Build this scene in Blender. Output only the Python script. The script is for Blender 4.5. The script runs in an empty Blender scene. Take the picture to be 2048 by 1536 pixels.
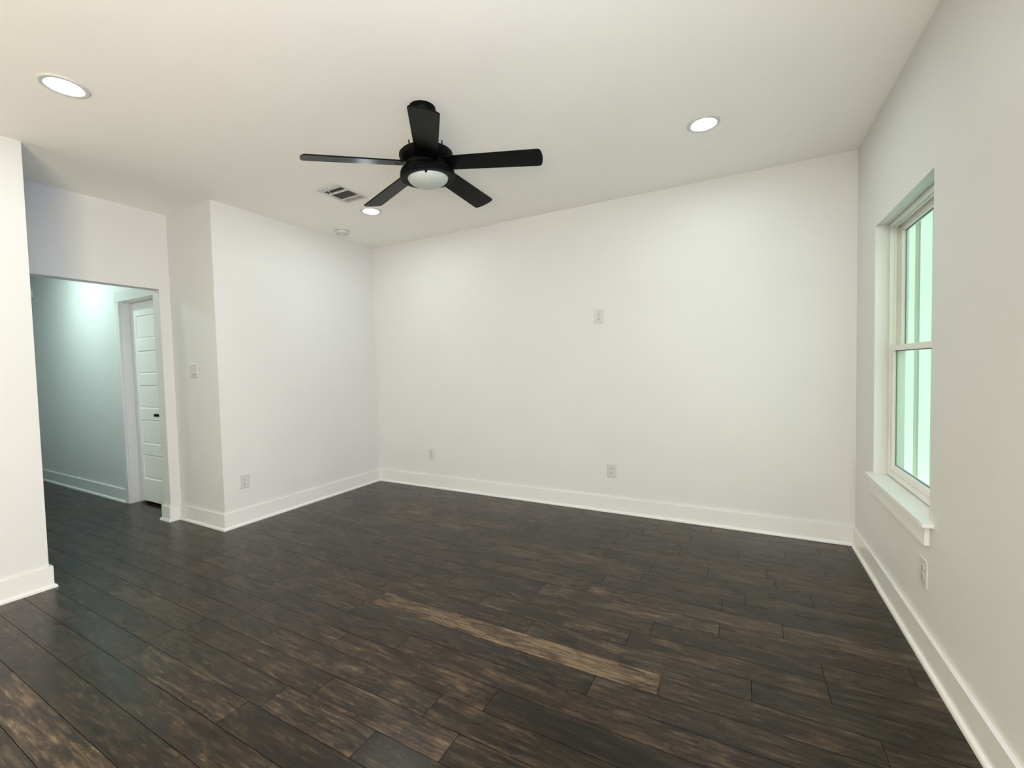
import bpy, bmesh, math, random
from mathutils import Vector, Matrix

C = bpy.context.scene.collection
SC = bpy.context.scene

# ------------------------------------------------------------------ camera
CAM_H = 1.3132
F_PX = 862.48
cam_d = bpy.data.cameras.new('camera')
cam_d.sensor_width = 36.0
cam_d.lens = F_PX * 36.0 / 2048.0
cam_d.clip_start = 0.02
cam = bpy.data.objects.new('camera', cam_d)
C.objects.link(cam)
yaw, pitch, roll = [math.radians(a) for a in (-28.0386, -2.2038, -1.3473)]
fw = Vector((math.sin(yaw) * math.cos(pitch), math.cos(yaw) * math.cos(pitch), math.sin(pitch)))
rt = Vector((math.cos(yaw), -math.sin(yaw), 0))
up = rt.cross(fw)
r2 = math.cos(roll) * rt + math.sin(roll) * up
u2 = -math.sin(roll) * rt + math.cos(roll) * up
cam.matrix_world = Matrix(((r2.x, u2.x, -fw.x, 0), (r2.y, u2.y, -fw.y, 0), (r2.z, u2.z, -fw.z, CAM_H), (0, 0, 0, 1)))
SC.camera = cam

# ------------------------------------------------------------------ world, view, large lights
w = bpy.data.worlds.new('sky')
SC.world = w
w.use_nodes = True
bg = w.node_tree.nodes['Background']
bg.inputs['Color'].default_value = (0.85, 0.9, 1.0, 1)
bg.inputs['Strength'].default_value = 0.6
SC.view_settings.view_transform = 'Standard'
SC.view_settings.look = 'None'
SC.view_settings.exposure = 0.0
SC.view_settings.gamma = 1.0
SC.view_settings.use_curve_mapping = False


def area(name, loc, direction, sx, sy, power, col, shape='RECTANGLE', spread=180):
    l = bpy.data.lights.new(name, 'AREA')
    l.shape = shape
    l.size = sx
    l.size_y = sy
    l.energy = power
    l.color = col
    l.spread = math.radians(spread)
    o = bpy.data.objects.new(name, l)
    C.objects.link(o)
    o.location = loc
    o.rotation_euler = Vector(direction).to_track_quat('-Z', 'Y').to_euler()
    return o


# added fills by the solid right wall, unseen: warm, blue, and aimed up
area('added_warm_fill', (0.675, -1.5, 1.30), (-1, 0.35, -0.2), 1.44, 1.5, 45, (1.0, 0.92, 0.70))
area('added_blue_fill', (0.675, 0.15, 1.25), (-1, 0.35, -0.3), 1.44, 1.5, 105, (0.47, 0.65, 1.0))
area('added_upward_fill', (0.675, -1.5, 0.95), (-1, 0.25, 0.9), 1.44, 1.0, 262, (1.0, 0.84, 0.60))
# warm ceiling lamps of the open kitchen side behind the camera
for lx, ly in ((-5.6, -2.9), (-4.4, -1.8)):
    area('kitchen_downlight', (lx, ly, 2.73), (0, 0, -1), 0.14, 0.14, 178, (1.0, 0.88, 0.52), 'DISK')
area('hall_downlight', (-6.25, 1.3, 2.73), (0, 0, -1), 0.14, 0.14, 23, (0.75, 1.0, 0.93), 'DISK', 180)
# sun on the house next door, high and almost along the gap between the houses
sd = bpy.data.lights.new('sun', 'SUN')
sd.energy = 15.5
sd.color = (0.68, 0.87, 0.98)
sd.angle = math.radians(0.5)
so = bpy.data.objects.new('sun', sd)
C.objects.link(so)
so.rotation_euler = Vector((0.23, -0.30, -0.80)).to_track_quat('-Z', 'Y').to_euler()


# ------------------------------------------------------------------ materials
def mat(name, col, rough=0.5, metal=0.0, spec=0.5, bump=0.0, bscale=200.0, var=0.0, vscale=3.0, emit=None, estr=0.0):
    m = bpy.data.materials.new(name)
    m.use_nodes = True
    nt = m.node_tree
    b = nt.nodes['Principled BSDF']
    b.inputs['Base Color'].default_value = (*col, 1)
    b.inputs['Roughness'].default_value = rough
    b.inputs['Metallic'].default_value = metal
    b.inputs['Specular IOR Level'].default_value = spec
    tc = nt.nodes.new('ShaderNodeTexCoord')
    if var > 0:
        n = nt.nodes.new('ShaderNodeTexNoise')
        n.inputs['Scale'].default_value = vscale
        n.inputs['Detail'].default_value = 4
        nt.links.new(tc.outputs['Object'], n.inputs['Vector'])
        r = nt.nodes.new('ShaderNodeValToRGB')
        r.color_ramp.elements[0].position = 0.3
        r.color_ramp.elements[1].position = 0.7
        r.color_ramp.elements[0].color = (*[c * (1 - var) for c in col], 1)
        r.color_ramp.elements[1].color = (*[min(1, c * (1 + var)) for c in col], 1)
        nt.links.new(n.outputs['Fac'], r.inputs['Fac'])
        nt.links.new(r.outputs['Color'], b.inputs['Base Color'])
    if bump > 0:
        n = nt.nodes.new('ShaderNodeTexNoise')
        n.inputs['Scale'].default_value = bscale
        n.inputs['Detail'].default_value = 3
        nt.links.new(tc.outputs['Object'], n.inputs['Vector'])
        bp = nt.nodes.new('ShaderNodeBump')
        bp.inputs['Strength'].default_value = bump
        bp.inputs['Distance'].default_value = 0.002
        nt.links.new(n.outputs['Fac'], bp.inputs['Height'])
        nt.links.new(bp.outputs['Normal'], b.inputs['Normal'])
    if emit:
        b.inputs['Emission Color'].default_value = (*emit, 1)
        b.inputs['Emission Strength'].default_value = estr
    return m


M = {}
M['wall'] = mat('wall_paint', (0.70, 0.70, 0.695), 0.5, spec=0.4, bump=0.12, bscale=160, var=0.01, vscale=2)
M['ceil'] = mat('ceiling_paint', (0.92, 0.91, 0.87), 0.7, spec=0.25, bump=0.15, bscale=120, var=0.01, vscale=2)
M['trim'] = mat('trim_paint', (0.77, 0.77, 0.76), 0.26, spec=0.5, var=0.008, vscale=4)
M['door'] = mat('door_paint', (0.80, 0.81, 0.80), 0.35, spec=0.5, var=0.008, vscale=4)
M['plastic'] = mat('white_plastic', (0.61, 0.605, 0.595), 0.35, var=0.01, vscale=30)
M['slot'] = mat('dark_slot', (0.06, 0.06, 0.055), 0.6, var=0.1, vscale=50)
M['black'] = mat('black_metal', (0.003, 0.003, 0.0032), 0.45, spec=0.06, var=0.2, vscale=20)
M['blade'] = mat('black_blade', (0.003, 0.0029, 0.0026), 0.34, spec=0.08, bump=0.05, bscale=80, var=0.25, vscale=25)
M['bowl'] = mat('frosted_glass', (0.50, 0.545, 0.50), 0.35, spec=0.5, var=0.04, vscale=14)
M['vinyl'] = mat('window_vinyl', (0.80, 0.80, 0.77), 0.4, var=0.01, vscale=10)
M['gasket'] = mat('window_gasket', (0.16, 0.22, 0.24), 0.6, var=0.05, vscale=20)
M['duct'] = mat('duct_shade', (0.035, 0.04, 0.038), 0.7, var=0.2, vscale=60)
M['lens'] = mat('lamp_lens', (0.9, 0.9, 0.9), 0.5, emit=(0.85, 0.98, 0.98), estr=150)
M['lens'].node_tree.nodes['Principled BSDF'].inputs['Base Color'].default_value = (0.8, 0.8, 0.8, 1)

# window pane: clear sheet with a slight green cast and a fresnel reflection
g = bpy.data.materials.new('window_glass')
g.use_nodes = True
nt = g.node_tree
nt.nodes.clear()
out = nt.nodes.new('ShaderNodeOutputMaterial')
mx = nt.nodes.new('ShaderNodeMixShader')
tr = nt.nodes.new('ShaderNodeBsdfTransparent')
tr.inputs['Color'].default_value = (0.90, 0.97, 0.93, 1)
gl = nt.nodes.new('ShaderNodeBsdfGlossy')
gl.inputs['Roughness'].default_value = 0.02
lw = nt.nodes.new('ShaderNodeLayerWeight')
lw.inputs['Blend'].default_value = 0.5
pw = nt.nodes.new('ShaderNodeMath')
pw.operation = 'POWER'
pw.inputs[1].default_value = 6.0
nt.links.new(lw.outputs['Facing'], pw.inputs[0])
sc_ = nt.nodes.new('ShaderNodeMath')
sc_.operation = 'MULTIPLY_ADD'
sc_.inputs[1].default_value = 0.5
sc_.inputs[2].default_value = 0.02
nt.links.new(pw.outputs[0], sc_.inputs[0])
nt.links.new(sc_.outputs[0], mx.inputs['Fac'])
nt.links.new(tr.outputs['BSDF'], mx.inputs[1])
nt.links.new(gl.outputs['BSDF'], mx.inputs[2])
nt.links.new(mx.outputs['Shader'], out.inputs['Surface'])
M['glass'] = g


def floor_material():
    m = bpy.data.materials.new('dark_hardwood')
    m.use_nodes = True
    nt = m.node_tree
    N, L = nt.nodes, nt.links
    b = N['Principled BSDF']
    tone = N.new('ShaderNodeAttribute'); tone.attribute_name = 'tone'
    seed = N.new('ShaderNodeAttribute'); seed.attribute_name = 'seed'
    tc = N.new('ShaderNodeTexCoord')

    def vec(sx, sy, k):
        mp = N.new('ShaderNodeMapping')
        mp.inputs['Scale'].default_value = (sx, sy, 1)
        L.new(tc.outputs['Object'], mp.inputs['Vector'])
        cmb = N.new('ShaderNodeCombineXYZ')
        ml = N.new('ShaderNodeMath'); ml.operation = 'MULTIPLY'; ml.inputs[1].default_value = k
        L.new(seed.outputs['Fac'], ml.inputs[0])
        L.new(ml.outputs[0], cmb.inputs['X'])
        L.new(ml.outputs[0], cmb.inputs['Z'])
        ad = N.new('ShaderNodeVectorMath'); ad.operation = 'ADD'
        L.new(mp.outputs['Vector'], ad.inputs[0])
        L.new(cmb.outputs['Vector'], ad.inputs[1])
        return ad.outputs['Vector']

    def noise(v, detail, rough=0.6, dist=0.0):
        n = N.new('ShaderNodeTexNoise')
        n.inputs['Scale'].default_value = 1
        n.inputs['Detail'].default_value = detail
        n.inputs['Roughness'].default_value = rough
        n.inputs['Distortion'].default_value = dist
        L.new(v, n.inputs['Vector'])
        return n.outputs['Fac']

    def mathn(op, a, bb):
        n = N.new('ShaderNodeMath'); n.operation = op
        for i, s in enumerate((a, bb)):
            if isinstance(s, (int, float)):
                n.inputs[i].default_value = s
            else:
                L.new(s, n.inputs[i])
        return n.outputs[0]

    grain = noise(vec(7, 95, 31), 6, 0.65, 0.4)       # fine streaks along the board
    blotch = noise(vec(2.6, 11, 57), 4, 0.6, 1.2)     # worn patches of the stain
    swirl = noise(vec(9, 26, 83), 5, 0.6, 2.2)        # cathedral figure
    fig = noise(vec(1.6, 9.0, 41), 1.5, 0.5, 0.6)      # growth rings: contour lines of a stretched noise
    ring = mathn('POWER', mathn('ABSOLUTE', mathn('SUBTRACT', mathn('MULTIPLY', mathn('FRACT', mathn('MULTIPLY', fig, 17.0), 0.0), 2.0), 1.0), 0.0), 7.0)
    wear = noise(vec(1.3, 4.0, 23), 3, 0.55, 0.8)
    wmask = mathn('MULTIPLY', mathn('MAXIMUM', mathn('SUBTRACT', wear, 0.47), 0.0), 4.0)
    v = mathn('MULTIPLY', tone.outputs['Fac'], 0.36)
    v = mathn('ADD', v, mathn('MULTIPLY', mathn('SUBTRACT', grain, 0.5), 1.6))
    v = mathn('ADD', v, mathn('MULTIPLY', mathn('SUBTRACT', blotch, 0.5), 1.25))
    v = mathn('ADD', v, mathn('MULTIPLY', mathn('SUBTRACT', swirl, 0.5), 0.80))
    v = mathn('ADD', v, mathn('MULTIPLY', mathn('MULTIPLY', ring, wmask), 0.30))
    v = mathn('ADD', v, 0.255)
    rp = N.new('ShaderNodeValToRGB')
    e = rp.color_ramp.elements
    e[0].position = 0.0; e[0].color = (0.0050, 0.0034, 0.0020, 1)
    e[1].position = 1.0; e[1].color = (0.172, 0.124, 0.078, 1)
    for p, c in ((0.25, (0.0125, 0.0078, 0.0044, 1)), (0.48, (0.028, 0.0175, 0.0098, 1)), (0.70, (0.066, 0.043, 0.025, 1)), (0.85, (0.108, 0.076, 0.047, 1))):
        k = e.new(p); k.color = c
    L.new(v, rp.inputs['Fac'])
    hue = N.new('ShaderNodeMix'); hue.data_type = 'RGBA'
    hue.inputs['A'].default_value = (1.03, 0.96, 0.86, 1)
    hue.inputs['B'].default_value = (0.90, 0.96, 0.97, 1)
    L.new(mathn('FRACT', mathn('MULTIPLY', seed.outputs['Fac'], 7.3), 0.0), hue.inputs['Factor'])
    tint = N.new('ShaderNodeMix'); tint.data_type = 'RGBA'; tint.blend_type = 'MULTIPLY'
    tint.inputs['Factor'].default_value = 1.0
    L.new(rp.outputs['Color'], tint.inputs['A'])
    L.new(hue.outputs['Result'], tint.inputs['B'])
    L.new(tint.outputs['Result'], b.inputs['Base Color'])
    ro = mathn('ADD', mathn('MULTIPLY', blotch, 0.22), 0.17)
    L.new(ro, b.inputs['Roughness'])
    L.new(mathn('MULTIPLY', mathn('GREATER_THAN', tone.outputs['Fac'], -0.8), 0.36), b.inputs['Specular IOR Level'])
    bp = N.new('ShaderNodeBump')
    bp.inputs['Strength'].default_value = 0.22
    bp.inputs['Distance'].default_value = 0.003
    L.new(mathn('ADD', mathn('MULTIPLY', grain, 0.6), mathn('MULTIPLY', swirl, 0.4)), bp.inputs['Height'])
    L.new(bp.outputs['Normal'], b.inputs['Normal'])
    return m


M['floor'] = floor_material()
M['siding'] = mat('siding_paint', (0.63, 0.68, 0.52), 0.6, var=0.05, vscale=1.5)


# ------------------------------------------------------------------ mesh helpers
def box(bm, x0, x1, y0, y1, z0, z1):
    vs = [bm.verts.new(p) for p in ((x0, y0, z0), (x1, y0, z0), (x1, y1, z0), (x0, y1, z0),
                                    (x0, y0, z1), (x1, y0, z1), (x1, y1, z1), (x0, y1, z1))]
    for f in ((3, 2, 1, 0), (4, 5, 6, 7), (0, 1, 5, 4), (1, 2, 6, 5), (2, 3, 7, 6), (3, 0, 4, 7)):
        bm.faces.new([vs[i] for i in f])
    return vs


def boxes(*bs, bevel=0.0, seg=2):
    bm = bmesh.new()
    for b in bs:
        x0, x1, y0, y1, z0, z1 = b
        box(bm, min(x0, x1), max(x0, x1), min(y0, y1), max(y0, y1), min(z0, z1), max(z0, z1))
    if bevel:
        bmesh.ops.bevel(bm, geom=list(bm.edges), offset=bevel, segments=seg, affect='EDGES', profile=0.5)
    return bm


def lathe(profile, seg=48, close=True):
    bm = bmesh.new()
    rings = []
    for r, z in profile:
        if r < 1e-6:
            rings.append([bm.verts.new((0, 0, z))])
        else:
            rings.append([bm.verts.new((r * math.cos(2 * math.pi * i / seg), r * math.sin(2 * math.pi * i / seg), z)) for i in range(seg)])
    for a, b in zip(rings, rings[1:]):
        for i in range(seg):
            j = (i + 1) % seg
            if len(a) == 1 and len(b) > 1:
                bm.faces.new((a[0], b[j], b[i]))
            elif len(b) == 1 and len(a) > 1:
                bm.faces.new((a[i], a[j], b[0]))
            elif len(a) > 1:
                bm.faces.new((a[i], a[j], b[j], b[i]))
    bmesh.ops.recalc_face_normals(bm, faces=list(bm.faces))
    return bm


def obj(name, bm, m, parent=None, smooth=False, loc=None, xf=None, label=None):
    if xf is not None:
        bmesh.ops.transform(bm, matrix=xf, verts=list(bm.verts))
    me = bpy.data.meshes.new(name)
    bm.to_mesh(me)
    bm.free()
    me.materials.append(m)
    if smooth:
        for p in me.polygons:
            p.use_smooth = True
        try:
            me.set_sharp_from_angle(angle=math.radians(35))
        except Exception:
            pass
    o = bpy.data.objects.new(name, me)
    C.objects.link(o)
    if parent is not None:
        o.parent = parent
    if loc is not None:
        o.location = loc
    if label:
        o['label'] = label
    return o


def struct(name, bm, m, parent=None, smooth=False):
    o = obj(name, bm, m, parent, smooth)
    if parent is None:
        o['kind'] = 'structure'
    return o


def thing(name, label, cat, loc=(0, 0, 0), rot=(0, 0, 0), group=None):
    o = bpy.data.objects.new(name, None)
    o.empty_display_size = 0.1
    C.objects.link(o)
    o.location = loc
    o.rotation_euler = rot
    o['label'] = label
    o['category'] = cat
    if group:
        o['group'] = group
    return o


# ------------------------------------------------------------------ room numbers (metres)
XL, XR, YB, HC = -3.834, 0.707, 3.775, 2.743      # bump-out wall, right wall, back wall, ceiling
Y2, X3, Y4 = 2.016, -4.542, 0.97                  # return wall, passage wall, end of the near wall
X3B = X3 - 0.115                                  # back face of the passage wall
YO, ZO = 1.935, 2.076                             # right jamb and head of the passage opening
YH = 2.035                                        # hallway wall
WY0, WY1, WZ0, WZ1 = 2.434, 3.32, 0.600, 2.10     # window opening
DX0, DX1, DZ = -5.575, -4.865, 2.062              # hallway door opening
YR, XK, XE = -4.2, -7.0, -8.6                     # rear wall, kitchen side, hallway end

# ------------------------------------------------------------------ floor: one mesh of boards
rng = random.Random(11)
bm = bmesh.new()
lt = bm.faces.layers.float.new('tone')
ls = bm.faces.layers.float.new('seed')
PW, SEAM = 0.125, 1.849
forced = {0: [(-1.86, None), (-0.30, 1.25), (0.42, 0.42)], 1: [(-0.95, 0.5), (0.032, 0.40)], 2: [(-1.30, None), (-0.485, 0.62), (0.301, 0.52)],
          3: [(-1.6, None), (-0.397, 0.55), (0.3, 0.28)], 5: [(-0.8, None), (0.174, 0.62)], 6: [(-0.75, None), (-0.098, 0.3)], 4: [(-1.05, None), (-0.1, 0.75), (0.62, 0.35)],
          -1: [(-1.9, None), (-0.55, 0.2), (0.6, 0.33)], -2: [(-1.45, None), (0.25, 0.55)], -3: [(-1.75, None), (-0.88, 0.6), (0.15, -0.35)],
          -4: [(-2.1, None), (-1.07, 0.72), (-0.2, 0.22)], -5: [(-2.55, None), (-1.55, 0.25), (-0.9, 0.75), (0.0, 0.2)],
          -6: [(-2.6, None), (-1.68, 0.38), (-1.18, 0.62), (-0.3, 0.2)], -7: [(-2.55, None), (-1.75, 0.78), (-1.0, 0.15), (0.1, 0.3)],
          -8: [(-2.75, None), (-1.4, 0.12), (-0.5, 0.5)], -9: [(-3.2, None), (-1.6, 0.08), (-0.6, 0.4)], -10: [(-2.9, None), (-1.5, 0.95), (-0.4, 0.3)],
          -11: [(-3.2, None), (-1.9, 0.2), (-1.0, 0.5)]}
GX0, GX1 = XE - 0.1, XR + 0.12
k = math.floor((YR - SEAM) / PW)
while SEAM + (k - 1) * PW < YB + 0.1:
    y0, y1 = SEAM + (k - 1) * PW, SEAM + k * PW
    cuts = []                                     # (end x, tone)
    if k in forced:
        fb = forced[k]
        x = fb[0][0]
        left = []
        while x > GX0:
            left.append((x, 0.12 + rng.random() * 0.42))
            x -= rng.uniform(0.35, 1.2)
        cuts = left[::-1] + [f for f in fb[1:]]
        x = fb[-1][0]
    else:
        x = GX0 + rng.uniform(0.1, 0.9)
        cuts = [(x, 0.12 + rng.random() * 0.5)]
    while x < GX1:
        x += rng.uniform(0.35, 1.25)
        cuts.append((x, 0.08 + rng.random() ** 1.3 * 0.62))
    xa = GX0
    for xb, tn in cuts:
        xb = min(xb, GX1)
        if xb - xa < 0.02:
            continue
        sd = rng.random()
        gp, dp = 0.0010, 0.0015
        o4 = [bm.verts.new(p) for p in ((xa, y0, -dp), (xb, y0, -dp), (xb, y1, -dp), (xa, y1, -dp))]
        i4 = [bm.verts.new(p) for p in ((xa + gp, y0 + gp, 0), (xb - gp, y0 + gp, 0), (xb - gp, y1 - gp, 0), (xa + gp, y1 - gp, 0))]
        fs = [bm.faces.new(i4)]
        for i in range(4):
            j = (i + 1) % 4
            fs.append(bm.faces.new((o4[i], o4[j], i4[j], i4[i])))
        if k < 0:
            tn = 0.30 + (tn - 0.30) * 0.7
        for n_, f in enumerate(fs):
            f[lt] = tn if n_ == 0 else -1.5
            f[ls] = sd
        xa = xb
        if xa >= GX1:
            break
    k += 1
box(bm, GX0, GX1, YR - 0.1, YB + 0.12, -0.12, -0.0016)
struct('floor', bm, M['floor'])

# ------------------------------------------------------------------ shell
struct('ceiling', boxes((XE - 0.1, XR + 0.136, YR - 0.1, YB + 0.12, HC, HC + 0.12)), M['ceil'])
struct('wall_back', boxes((XE - 0.1, XR + 0.136, YB, YB + 0.12, -0.1, HC)), M['wall'])
T = 0.136                                         # right wall thickness
struct('wall_right', boxes((XR, XR + T, YR, WY0, -0.1, HC), (XR, XR + T, WY1, YB, -0.1, HC),
                           (XR, XR + T, WY0, WY1, -0.1, WZ0), (XR, XR + T, WY0, WY1, WZ1, HC)), M['wall'])
struct('wall_left', boxes((XL - 0.12, XL, Y2, YB, -0.1, HC)), M['wall'])
struct('wall_return', boxes((X3, XL - 0.12, Y2, Y2 + 0.12, -0.1, HC)), M['wall'])
struct('wall_passage', boxes((X3B, X3, YO, YH + 0.1, -0.1, HC), (X3B, X3, Y4 - 0.12, YO, ZO, HC)), M['wall'])
struct('wall_hallway', boxes((XE, DX0 - 0.02, YH, YH + 0.12, -0.1, HC), (DX1 + 0.02, X3B, YH, YH + 0.12, -0.1, HC),
                             (DX0 - 0.02, DX1 + 0.02, YH, YH + 0.12, DZ + 0.02, HC)), M['wall'])
struct('wall_hallway_end', boxes((XE - 0.1, XE, Y4 - 0.12, YB, -0.1, HC)), M['wall'])
struct('wall_near', boxes((XE, XL, Y4 - 0.12, Y4, -0.1, HC), (XL - 0.12, XL, -1.0, Y4 - 0.12, -0.1, HC)), M['wall'])
struct('wall_kitchen', boxes((XK - 0.1, XK, YR, Y4 - 0.12, -0.1, HC)), M['wall'])
struct('wall_rear', boxes((XK, XR + T, YR - 0.1, YR, -0.1, HC)), M['wall'])


# baseboards with shoe moulding, mitred along a path with the room on its left
def offsets(path, d):
    res = []
    n = len(path)
    for i in range(n):
        nn = []
        for a, b in ((i - 1, i), (i, i + 1)):
            if a >= 0 and b < n:
                dx, dy = path[b][0] - path[a][0], path[b][1] - path[a][1]
                l = math.hypot(dx, dy)
                nn.append(Vector((-dy / l, dx / l)))
        if len(nn) == 1:
            o = nn[0] * d
        else:
            s = nn[0] + nn[1]
            o = s * (2 * d / s.length_squared) if s.length > 1e-6 else nn[0] * d
        res.append((path[i][0] + o.x, path[i][1] + o.y))
    return res


BASE = [(0.0005, 0.0), (0.0005, 0.137), (0.0145, 0.137), (0.016, 0.1355), (0.016, 0.0)]
SHOE = [(0.016, 0.0), (0.016, 0.022), (0.020, 0.0215), (0.0245, 0.0185), (0.0275, 0.014), (0.029, 0.007), (0.029, 0.0)]


def sweep_seg(path, i, prof):
    bm = bmesh.new()
    ends = []
    offs = [offsets(path, d) for d, z in prof]
    for q in (i, i + 1):
        ends.append([bm.verts.new((offs[j][q][0], offs[j][q][1], prof[j][1])) for j in range(len(prof))])
    n = len(prof)
    for j in range(n):
        l = (j + 1) % n
        bm.faces.new((ends[0][j], ends[0][l], ends[1][l], ends[1][j]))
    bm.faces.new(ends[0])
    bm.faces.new(ends[1][::-1])
    bmesh.ops.recalc_face_normals(bm, faces=list(bm.faces))
    return bm


def baseboard(names, path):
    for i, nm in enumerate(names):
        b = struct(nm, sweep_seg(path, i, BASE), M['trim'])
        obj('shoe_molding', sweep_seg(path, i, SHOE), M['trim'], b, smooth=True)


baseboard(['baseboard_right', 'baseboard_back', 'baseboard_left', 'baseboard_return', 'baseboard_passage', 'baseboard_jamb', 'baseboard_hall_side'],
          [(XR, YR), (XR, YB), (XL, YB), (XL, Y2), (X3, Y2), (X3, YO), (X3B, YO), (X3B, YH - 0.002)])
baseboard(['baseboard_hallway'], [(DX0 - 0.072, YH), (XE, YH)])
baseboard(['baseboard_hallway_near', 'baseboard_near'], [(XE, Y4), (XL, Y4), (XL, -1.0)])

# ------------------------------------------------------------------ hallway door
door = struct('door_1', boxes((DX0 - 0.02, DX0, YH - 0.002, YH + 0.14, 0, DZ + 0.02), (DX1, DX1 + 0.02, YH - 0.002, YH + 0.14, 0, DZ + 0.02),
                              (DX0, DX1, YH - 0.002, YH + 0.14, DZ, DZ + 0.02),
                              (DX0, DX0 + 0.012, YH + 0.112, YH + 0.135, 0, DZ), (DX1 - 0.012, DX1, YH + 0.112, YH + 0.135, 0, DZ)), M['trim'])
obj('casing', boxes((DX0 - 0.075, DX0 - 0.006, YH - 0.019, YH - 0.0005, 0, DZ + 0.006), (DX1 + 0.006, DX1 + 0.075, YH - 0.019, YH - 0.0005, 0, DZ + 0.006),
                    (DX0 - 0.085, DX1 + 0.085, YH - 0.022, YH - 0.0005, DZ + 0.006, DZ + 0.105), bevel=0.0015), M['trim'], door)
YD = YH + 0.073                                   # front face of the leaf
LX0, LX1, LZ0, LZ1 = DX0 + 0.003, DX1 - 0.003, 0.028, DZ - 0.003
PZ = [(0.256, 0.512), (0.618, 0.871), (0.981, 1.221), (1.33, 1.571), (1.684, 1.925)]
ST = 0.112
bm = boxes((LX0, LX1, YD + 0.010, YD + 0.036, LZ0, LZ1))
zs = [LZ0] + [z for p in PZ for z in p] + [LZ1]
for a in range(0, len(zs), 2):
    box(bm, LX0 + ST, LX1 - ST, YD, YD + 0.010, zs[a], zs[a + 1])
box(bm, LX0, LX0 + ST, YD, YD + 0.010, LZ0, LZ1)
box(bm, LX1 - ST, LX1, YD, YD + 0.010, LZ0, LZ1)
for z0, z1 in PZ:                                 # raised field with sloped edges
    xa, xb = LX0 + ST, LX1 - ST
    o4 = [bm.verts.new(p) for p in ((xa, YD, z0), (xb, YD, z0), (xb, YD, z1), (xa, YD, z1))]
    s = 0.012
    i4 = [bm.verts.new(p) for p in ((xa + s, YD + 0.0095, z0 + s), (xb - s, YD + 0.0095, z0 + s), (xb - s, YD + 0.0095, z1 - s), (xa + s, YD + 0.0095, z1 - s))]
    s2, y2 = 0.022, YD + 0.0035
    j4 = [bm.verts.new(p) for p in ((xa + s2, y2, z0 + s2), (xb - s2, y2, z0 + s2), (xb - s2, y2, z1 - s2), (xa + s2, y2, z1 - s2))]
    for A, B in ((o4, i4), (i4, j4)):
        for i in range(4):
            j = (i + 1) % 4
            bm.faces.new((A[i], A[j], B[j], B[i]))
    bm.faces.new(j4)
leaf = obj('door_leaf', bm, M['door'], door)
hb = lathe([(0, 0.0), (0.027, 0.0), (0.027, 0.006), (0.024, 0.009), (0.011, 0.010), (0.011, 0.05), (0, 0.05)], 28)
bmesh.ops.transform(hb, matrix=Matrix.Translation((DX1 - 0.065, YD, 0.93)) @ Matrix.Rotation(math.radians(90), 4, 'X'), verts=list(hb.verts))
lv = boxes((DX1 - 0.175, DX1 - 0.05, YD - 0.062, YD - 0.046, 0.917, 0.943), bevel=0.004)
me_ = bpy.data.meshes.new('tmp'); lv.to_mesh(me_); lv.free(); hb.from_mesh(me_)
obj('handle', hb, M['black'], leaf, smooth=True)

# ------------------------------------------------------------------ window
win = bpy.data.objects.new('window_1', None)
C.objects.link(win)
win['kind'] = 'structure'
FX = 0.772                                        # room face of the vinyl frame
fy0, fy1, fz0, fz1 = WY0 + 0.001, WY1 - 0.001, 0.622, WZ1 - 0.001
fr_w = 0.016
obj('window_frame', boxes((FX, XR + T + 0.002, fy0, fy0 + fr_w, fz0, fz1), (FX, XR + T + 0.002, fy1 - fr_w, fy1, fz0, fz1),
                          (FX, XR + T + 0.002, fy0 + fr_w, fy1 - fr_w, fz1 - 0.02, fz1), (FX, XR + T + 0.002, fy0 + fr_w, fy1 - fr_w, fz0, fz0 + 0.028),
                          (FX + 0.020, FX + 0.028, fy1 - fr_w - 0.006, fy1 - fr_w, fz0, fz1), (FX + 0.040, FX + 0.046, fy1 - fr_w - 0.006, fy1 - fr_w, fz0, fz1),
                          (FX + 0.020, FX + 0.028, fy0 + fr_w, fy1 - fr_w, fz1 - 0.028, fz1 - 0.02), (FX + 0.040, FX + 0.046, fy0 + fr_w, fy1 - fr_w, fz1 - 0.026, fz1 - 0.02)), M['vinyl'], win)


def sash(name, x0, x1, y0, y1, z0, z1, sw, rb, rtop):
    s = obj(name, boxes((x0, x1, y0, y0 + sw, z0, z1), (x0, x1, y1 - sw, y1, z0, z1), (x0, x1, y0 + sw, y1 - sw, z0, z0 + rb),
                        (x0, x1, y0 + sw, y1 - sw, z1 - rtop, z1)), M['vinyl'], win)
    xg = (x0 + x1) / 2 + 0.004
    a, b, c, d = y0 + sw, y1 - sw, z0 + rb, z1 - rtop
    obj('glass_pane', boxes((xg, xg + 0.004, a, b, c, d)), M['glass'], s)
    q = 0.005
    obj('gasket', boxes((xg - 0.004, xg - 0.0005, a, a + q, c, d), (xg - 0.004, xg - 0.0005, b - q, b, c, d),
                        (xg - 0.004, xg - 0.0005, a + q, b - q, c, c + q), (xg - 0.004, xg - 0.0005, a + q, b - q, d - q, d)), M['gasket'], s)
    return s


ly0, ly1 = fy0 + fr_w + 0.001, fy1 - fr_w - 0.001
ZM = 1.372
low = sash('lower_sash', 0.782, 0.812, ly0, ly1, fz0 + 0.029, ZM + 0.018, 0.028, 0.034, 0.030)
sash('upper_sash', 0.818, 0.848, ly0 + 0.006, ly1 - 0.006, ZM - 0.016, fz1 - 0.022, 0.026, 0.030, 0.030)
obj('window_sill', boxes((XR + 0.0005, FX + 0.02, WY0 + 0.0005, WY1 - 0.0005, WZ0 + 0.0005, 0.617), (XR - 0.038, XR + 0.0005, WY0 - 0.05, WY1 + 0.046, 0.599, 0.617)), M['trim'], win)
obj('apron', boxes((XR - 0.017, XR - 0.0005, WY0 - 0.004, WY1 - 0.012, 0.508, 0.599)), M['trim'], win)

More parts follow.
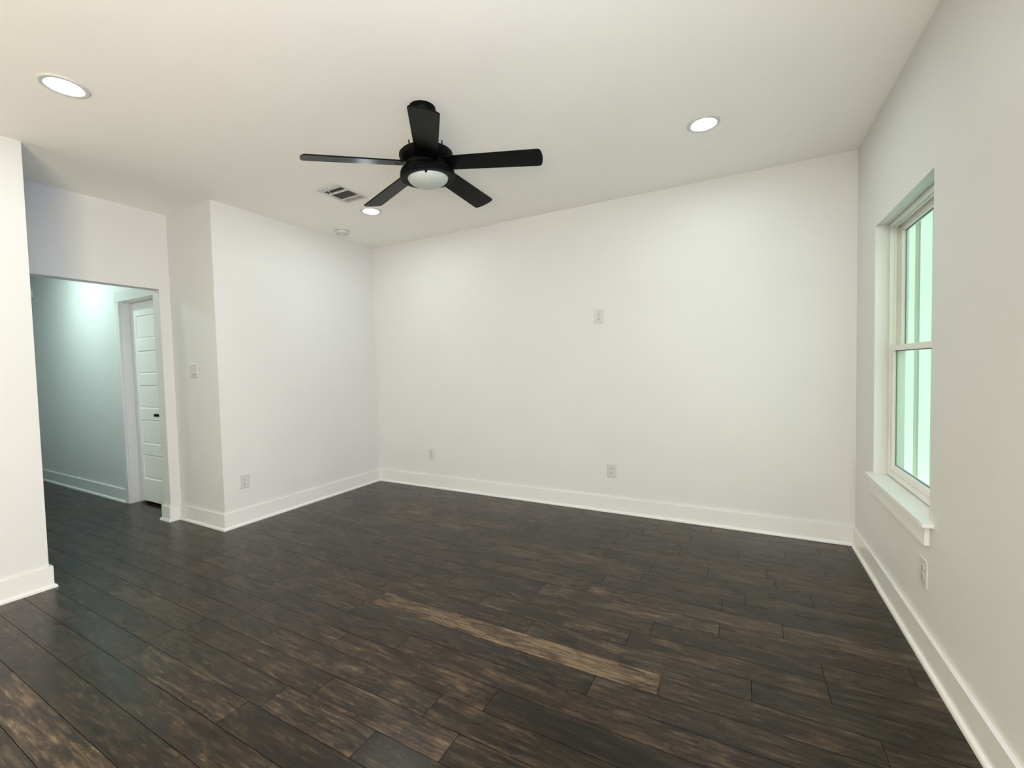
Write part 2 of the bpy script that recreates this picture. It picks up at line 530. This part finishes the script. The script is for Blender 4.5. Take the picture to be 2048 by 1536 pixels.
# added frames around the fill lights on the right wall, unseen; no openings behind
for nm, yc, wd in (('added_window_2', 0.15, 1.46), ('added_window_3', -1.5, 1.46)):
    fx0, fx1 = XR - 0.02, XR - 0.0005
    ob = struct(nm, boxes((fx0, fx1, yc - wd / 2 - 0.06, yc - wd / 2, 0.55, 2.12), (fx0, fx1, yc + wd / 2, yc + wd / 2 + 0.06, 0.55, 2.12),
                          (fx0, fx1, yc - wd / 2, yc + wd / 2, 2.06, 2.12), (fx0 - 0.03, fx1, yc - wd / 2 - 0.1, yc + wd / 2 + 0.1, 0.53, 0.55)), M['trim'])

# ------------------------------------------------------------------ board and batten wall of the house next door
SX = 1.6
bm = boxes((SX, SX + 0.1, -6, 14, -0.3, 3.6))
for i in range(-26, 18):
    yb = 5.90 + i * 0.45
    box(bm, SX - 0.030, SX, yb - 0.024, yb + 0.024, -0.3, 3.6)
struct('wall_outside', bm, M['siding'])
struct('ground', boxes((XR + T, SX, -6, 14, -0.4, -0.3)), mat('soil', (0.45, 0.42, 0.34), 0.9, var=0.2, vscale=8))

# ------------------------------------------------------------------ ceiling fan
O = Vector((-1.5315, 1.9403, 2.3986))
nrm = Vector((-0.0238, -0.0583, 1)).normalized()
ex = Vector((1, 0, 0.0238)).normalized()
ey = nrm.cross(ex)
MW = Matrix(((ex.x, ey.x, nrm.x, O.x), (ex.y, ey.y, nrm.y, O.y), (ex.z, ey.z, nrm.z, O.z), (0, 0, 0, 1)))
top = MW @ Vector((0, 0, 0.345))
root_loc = Vector((top.x, top.y, HC))
fan = thing('ceiling_fan', 'black five-blade ceiling fan with a frosted glass bowl light', 'fan', root_loc)
XF = Matrix.Translation(-root_loc) @ MW
obj('canopy', lathe([(0, 0), (0.072, 0), (0.073, -0.012), (0.069, -0.030), (0.050, -0.048), (0.020, -0.056), (0.0, -0.056)], 40), M['black'], fan, smooth=True)
obj('downrod', lathe([(0, 0.10), (0.013, 0.10), (0.013, 0.30), (0, 0.30)], 20), M['black'], fan, smooth=True, xf=XF)
mh = obj('motor_housing', lathe([(0, 0.135), (0.030, 0.135), (0.034, 0.120), (0.060, 0.116), (0.118, 0.112), (0.138, 0.108), (0.146, 0.100), (0.147, 0.090),
                                 (0.144, 0.078), (0.132, 0.062), (0.118, 0.056), (0.112, 0.050), (0.112, 0.022), (0, 0.022)], 64), M['black'], fan, smooth=True, xf=XF)
for az in (-92, -11):
    sb = lathe([(0, 0.108), (0.0035, 0.108), (0.0035, 0.128), (0.002, 0.131), (0, 0.131)], 12)
    a = math.radians(az)
    obj('screw', sb, M['black'], mh, smooth=True, xf=XF @ Matrix.Translation((0.132 * math.cos(a), 0.132 * math.sin(a), 0)))
lk = obj('light_kit', lathe([(0, 0.0215), (0.108, 0.0215), (0.130, 0.019), (0.144, 0.010), (0.1495, -0.003), (0.1495, -0.014), (0.151, -0.016), (0.151, -0.027),
                             (0.148, -0.031), (0.120, -0.033), (0.113, -0.030), (0.113, 0.0), (0, 0.0)], 64), M['black'], fan, smooth=True, xf=XF)
obj('glass_bowl', lathe([(0.0, -0.0745), (0.025, -0.0735), (0.050, -0.070), (0.075, -0.0625), (0.094, -0.052), (0.106, -0.041), (0.111, -0.031), (0.111, -0.002), (0, -0.002)], 56),
    M['bowl'], fan, smooth=True, xf=XF)
a = math.radians(-57)
obj('thumb_screw', lathe([(0, -0.040), (0.005, -0.0392), (0.0072, -0.036), (0.006, -0.031), (0, -0.031)], 14), M['black'], lk, smooth=True,
    xf=XF @ Matrix.Translation((0.114 * math.cos(a), 0.114 * math.sin(a), 0)))


def blade_bm():
    # outline in the blade's own plane: x outwards, y across
    r0, r1, w0, w1, th = 0.100, 0.634, 0.0580, 0.0675, 0.0065
    pts = [(r0, -w0)]
    rc = 0.016
    n = 6
    for i in range(n + 1):
        t = -math.pi / 2 + i * math.pi / 2 / n
        pts.append((r1 - rc + rc * math.cos(t), -w1 + rc + rc * math.sin(t)))
    for i in range(1, 8):
        y = -w1 + rc + (2 * w1 - 2 * rc) * i / 8
        pts.append((r1 + 0.007 * (1 - (y / (w1 - rc)) ** 2), y))
    for i in range(n + 1):
        t = i * math.pi / 2 / n
        pts.append((r1 - rc + rc * math.cos(t), w1 - rc + rc * math.sin(t)))
    pts.append((r0, w0))
    bm = bmesh.new()
    lo = [bm.verts.new((x, y, -th / 2)) for x, y in pts]
    hi = [bm.verts.new((x, y, th / 2)) for x, y in pts]
    bm.faces.new(lo[::-1])
    bm.faces.new(hi)
    for i in range(len(pts)):
        j = (i + 1) % len(pts)
        bm.faces.new((lo[i], lo[j], hi[j], hi[i]))
    rim = [e for e in bm.edges if abs(e.verts[0].co.z - e.verts[1].co.z) < 1e-6]
    bmesh.ops.bevel(bm, geom=rim, offset=0.0015, segments=2, affect='EDGES')
    return bm


droop = math.atan2(0.038, 0.499)
for j in range(5):
    az = -0.918 + j * 2 * math.pi / 5
    B = XF @ Matrix.Rotation(az, 4, 'Z') @ Matrix.Translation((0, 0, 0.0487)) @ Matrix.Rotation(droop, 4, 'Y') @ Matrix.Rotation(math.radians(-12), 4, 'X')
    bl = obj('blade', blade_bm(), M['blade'], fan, xf=B)
    for sx, sy in ((0.170, 0.0), (0.150, -0.035), (0.150, 0.035)):
        obj('screw', lathe([(0, -0.0062), (0.0035, -0.0058), (0.0052, -0.0042), (0.0052, -0.003), (0, -0.003)], 14), M['black'], bl, smooth=True, xf=B @ Matrix.Translation((sx, sy, 0)))

# ------------------------------------------------------------------ recessed disc lights
lamps = (((-2.925, 0.90), 'lit round ceiling downlight nearest the passage to the hallway'),
         ((-0.195, 2.882), 'lit round ceiling downlight between the black fan and the window'),
         ((-2.925, 2.885), 'lit round ceiling downlight between the air vent and the smoke detector'))
for i, ((lx, ly), lab) in enumerate(lamps):
    t = thing('recessed_light', lab, 'ceiling light', (lx, ly, HC), group='round ceiling downlights')
    obj('trim_ring', lathe([(0.092, 0.0), (0.092, -0.004), (0.088, -0.008), (0.074, -0.0085), (0.068, -0.006), (0.067, 0.0)], 56), M['plastic'], t, smooth=True)
    obj('lens', lathe([(0.0, -0.0052), (0.0665, -0.0052), (0.0665, -0.0005), (0, -0.0005)], 48), M['lens'], t)

# ------------------------------------------------------------------ air vent
t = thing('air_vent', 'white ceiling air vent with three louvred sections, beside the fan', 'vent', (-2.8245, 2.338, HC))
W2, LV = 0.127, 0.300
S = [(0.046, 0.0945), (0.117, 0.222), (0.236, 0.285)]
iw = 0.099
fb = []
ys = [0.0] + [v for s in S for v in s] + [LV]
for a in range(0, len(ys), 2):
    fb.append((-iw, iw, ys[a], ys[a + 1], -0.009, -0.003))
fb += [(-W2, -iw, 0, LV, -0.009, -0.0003), (iw, W2, 0, LV, -0.009, -0.0003)]
obj('frame', boxes(*fb, bevel=0.0012, seg=1), M['plastic'], t)
obj('duct_shade_sheet', boxes((-iw, iw, 0.03, 0.29, -0.0025, -0.0005)), M['duct'], t)  # dark sheet under the solid ceiling, its colour standing in for the duct's shade
for si, (a, b) in enumerate(S):
    bm = bmesh.new()
    n = int((b - a) / 0.0105)
    ang = (0, 0, 78)[si]
    for q in range(n):
        yc = a + (q + 0.5) * (b - a) / n
        hw, d = 0.0028, math.radians(ang)
        p0 = (yc - hw * math.cos(d), -0.0055 - hw * math.sin(d))
        p1 = (yc + hw * math.cos(d), -0.0055 + hw * math.sin(d))
        if si < 2:
            p0 = (yc - 0.0044, -0.0082); p1 = (yc + 0.0030, -0.0036)
        ty, tz = 0.0, 0.0007
        vs = [bm.verts.new((x, y, z)) for x in (-iw, iw) for y, z in ((p0[0], p0[1]), (p1[0], p1[1]), (p1[0], p1[1] + tz), (p0[0], p0[1] + tz))]
        for f in ((0, 1, 2, 3), (7, 6, 5, 4), (0, 4, 5, 1), (1, 5, 6, 2), (2, 6, 7, 3), (3, 7, 4, 0)):
            bm.faces.new([vs[i] for i in f])
    bmesh.ops.recalc_face_normals(bm, faces=list(bm.faces))
    obj('louver', bm, M['plastic'], t)
bm = bmesh.new()                                  # small bent damper tab
vs = [bm.verts.new(p) for p in ((-0.050, 0.046, -0.0095), (-0.035, 0.046, -0.0095), (-0.046, 0.078, -0.016), (-0.050, 0.046, -0.0082), (-0.035, 0.046, -0.0082), (-0.046, 0.078, -0.0145))]
for f in ((0, 1, 2), (5, 4, 3), (0, 3, 4, 1), (1, 4, 5, 2), (2, 5, 3, 0)):
    bm.faces.new([vs[i] for i in f])
bmesh.ops.recalc_face_normals(bm, faces=list(bm.faces))
obj('damper_tab', bm, M['plastic'], t)

# ------------------------------------------------------------------ smoke detector
t = thing('smoke_detector', 'small round white smoke detector on the ceiling by the left wall corner', 'smoke detector', (-3.575, 3.12, HC))
obj('base', lathe([(0, 0), (0.070, 0), (0.070, -0.007), (0.067, -0.010), (0, -0.010)], 44), M['plastic'], t, smooth=True)
obj('body', lathe([(0, -0.010), (0.060, -0.010), (0.060, -0.013), (0.0665, -0.014), (0.0665, -0.026), (0.060, -0.036), (0.045, -0.041), (0, -0.042)], 44), M['plastic'], t, smooth=True)
obj('sensor_cap', lathe([(0, -0.041), (0.022, -0.0405), (0.022, -0.046), (0.017, -0.049), (0, -0.050)], 30), M['plastic'], t, smooth=True)
obj('test_button', lathe([(0, -0.039), (0.006, -0.039), (0.006, -0.0425), (0, -0.043)], 16), M['slot'], t, smooth=True, xf=Matrix.Translation((-0.02, -0.038, 0)))


# ------------------------------------------------------------------ outlets and switch.  local frame: x across, z up, -y out of the wall
def plate_bm(w, h):
    bm = bmesh.new()
    lv = [(w / 2, h / 2, 0.0), (w / 2, h / 2, -0.0035), (w / 2 - 0.004, h / 2 - 0.004, -0.0065)]
    prev = None
    for a, b, y in lv:
        c = [bm.verts.new(p) for p in ((-a, y, -b), (a, y, -b), (a, y, b), (-a, y, b))]
        if prev:
            for i in range(4):
                j = (i + 1) % 4
                bm.faces.new((prev[i], prev[j], c[j], c[i]))
        else:
            bm.faces.new(c[::-1])
        prev = c
    bm.faces.new(prev)
    bmesh.ops.recalc_face_normals(bm, faces=list(bm.faces))
    return bm


def recept_bm(zc):
    bm = bmesh.new()
    pts = []
    for i in range(36):
        t_ = 2 * math.pi * i / 36
        x, z = 0.0172 * math.cos(t_), max(-0.0142, min(0.0142, 0.0172 * math.sin(t_)))
        pts.append((x, z + zc))
    a = [bm.verts.new((x, -0.0065, z)) for x, z in pts]
    b = [bm.verts.new((x * 0.97, -0.0085, zc + (z - zc) * 0.97)) for x, z in pts]
    bm.faces.new(b)
    bm.faces.new(a[::-1])
    for i in range(36):
        j = (i + 1) % 36
        bm.faces.new((a[i], a[j], b[j], b[i]))
    bmesh.ops.recalc_face_normals(bm, faces=list(bm.faces))
    return bm


def outlet(label, loc, rz):
    t = thing('wall_outlet', label, 'outlet', loc, (0, 0, rz), 'white wall outlets')
    obj('plate', plate_bm(0.082, 0.120), M['plastic'], t, loc=(0, -0.0003, 0))
    for zc in (0.0195, -0.0195):
        r = obj('receptacle', recept_bm(zc), M['plastic'], t)
        for sx, hh in ((-0.0063, 0.0042), (0.0063, 0.0036)):
            obj('slot', boxes((sx - 0.0018, sx + 0.0018, -0.0089, -0.0083, zc + 0.002 - hh, zc + 0.002 + hh)), M['slot'], r)
        obj('ground_hole', boxes((-0.0032, 0.0032, -0.0089, -0.0083, zc - 0.0122, zc - 0.0062), bevel=0.0002), M['slot'], r)
    obj('screw', lathe([(0, 0.0), (0.003, 0.0), (0.0026, 0.0012), (0, 0.0014)], 14), M['plastic'], t, xf=Matrix.Translation((0, -0.0062, 0)) @ Matrix.Rotation(math.radians(90), 4, 'X'))
    return t


outlet('white outlet high up in the middle of the back wall', (-1.118, YB, 1.749), 0)
outlet('white outlet low on the back wall, straight below the high outlet', (-1.024, YB, 0.374), 0)
outlet('small white outlet low on the back wall near the left inside corner', (-3.041, YB, 0.375), 0)
outlet('white outlet low on the left bump-out wall beside its outer corner', (XL, 2.186, 0.376), math.radians(90))
outlet('white outlet low on the right wall under the window apron', (XR, 2.480, 0.376), math.radians(-90))

t = thing('light_switch', 'white two-gang rocker light switch on the narrow return wall by the passage', 'light switch', (-4.197, Y2, 1.351))
obj('plate', plate_bm(0.116, 0.120), M['plastic'], t, loc=(0, -0.0003, 0))
for sx in (-0.023, 0.023):
    bm = bmesh.new()
    a, h = 0.0165, 0.0335
    p = [(-a, -0.0065, -h), (a, -0.0065, -h), (a, -0.0065, h), (-a, -0.0065, h), (-a, -0.0115, -h), (a, -0.0115, -h), (a, -0.0075, h), (-a, -0.0075, h), (-a, -0.0078, 0), (a, -0.0078, 0)]
    vs = [bm.verts.new((x + sx, y, z)) for x, y, z in p]
    for f in ((0, 1, 2, 3), (4, 5, 9, 8), (8, 9, 6, 7), (0, 4, 8, 7, 3), (1, 2, 6, 9, 5), (0, 1, 5, 4), (3, 7, 6, 2)):
        bm.faces.new([vs[i] for i in f])
    bmesh.ops.recalc_face_normals(bm, faces=list(bm.faces))
    rk = obj('rocker', bm, M['plastic'], t)
    obj('rocker_gap', boxes((sx - a - 0.001, sx + a + 0.001, -0.0068, -0.0064, -h - 0.0025, -h + 0.0005)), M['slot'], rk)

# small box high on the hallway wall
t = thing('wall_sensor', 'small pale box high on the hallway wall beside the near wall edge', 'sensor', (-7.98, YH, 2.395))
obj('body', boxes((-0.035, 0.035, -0.022, -0.0005, -0.055, 0.055), bevel=0.004), M['plastic'], t)
obj('lens', boxes((-0.03, 0.03, -0.0235, -0.0215, -0.045, -0.030)), M['slot'], t)
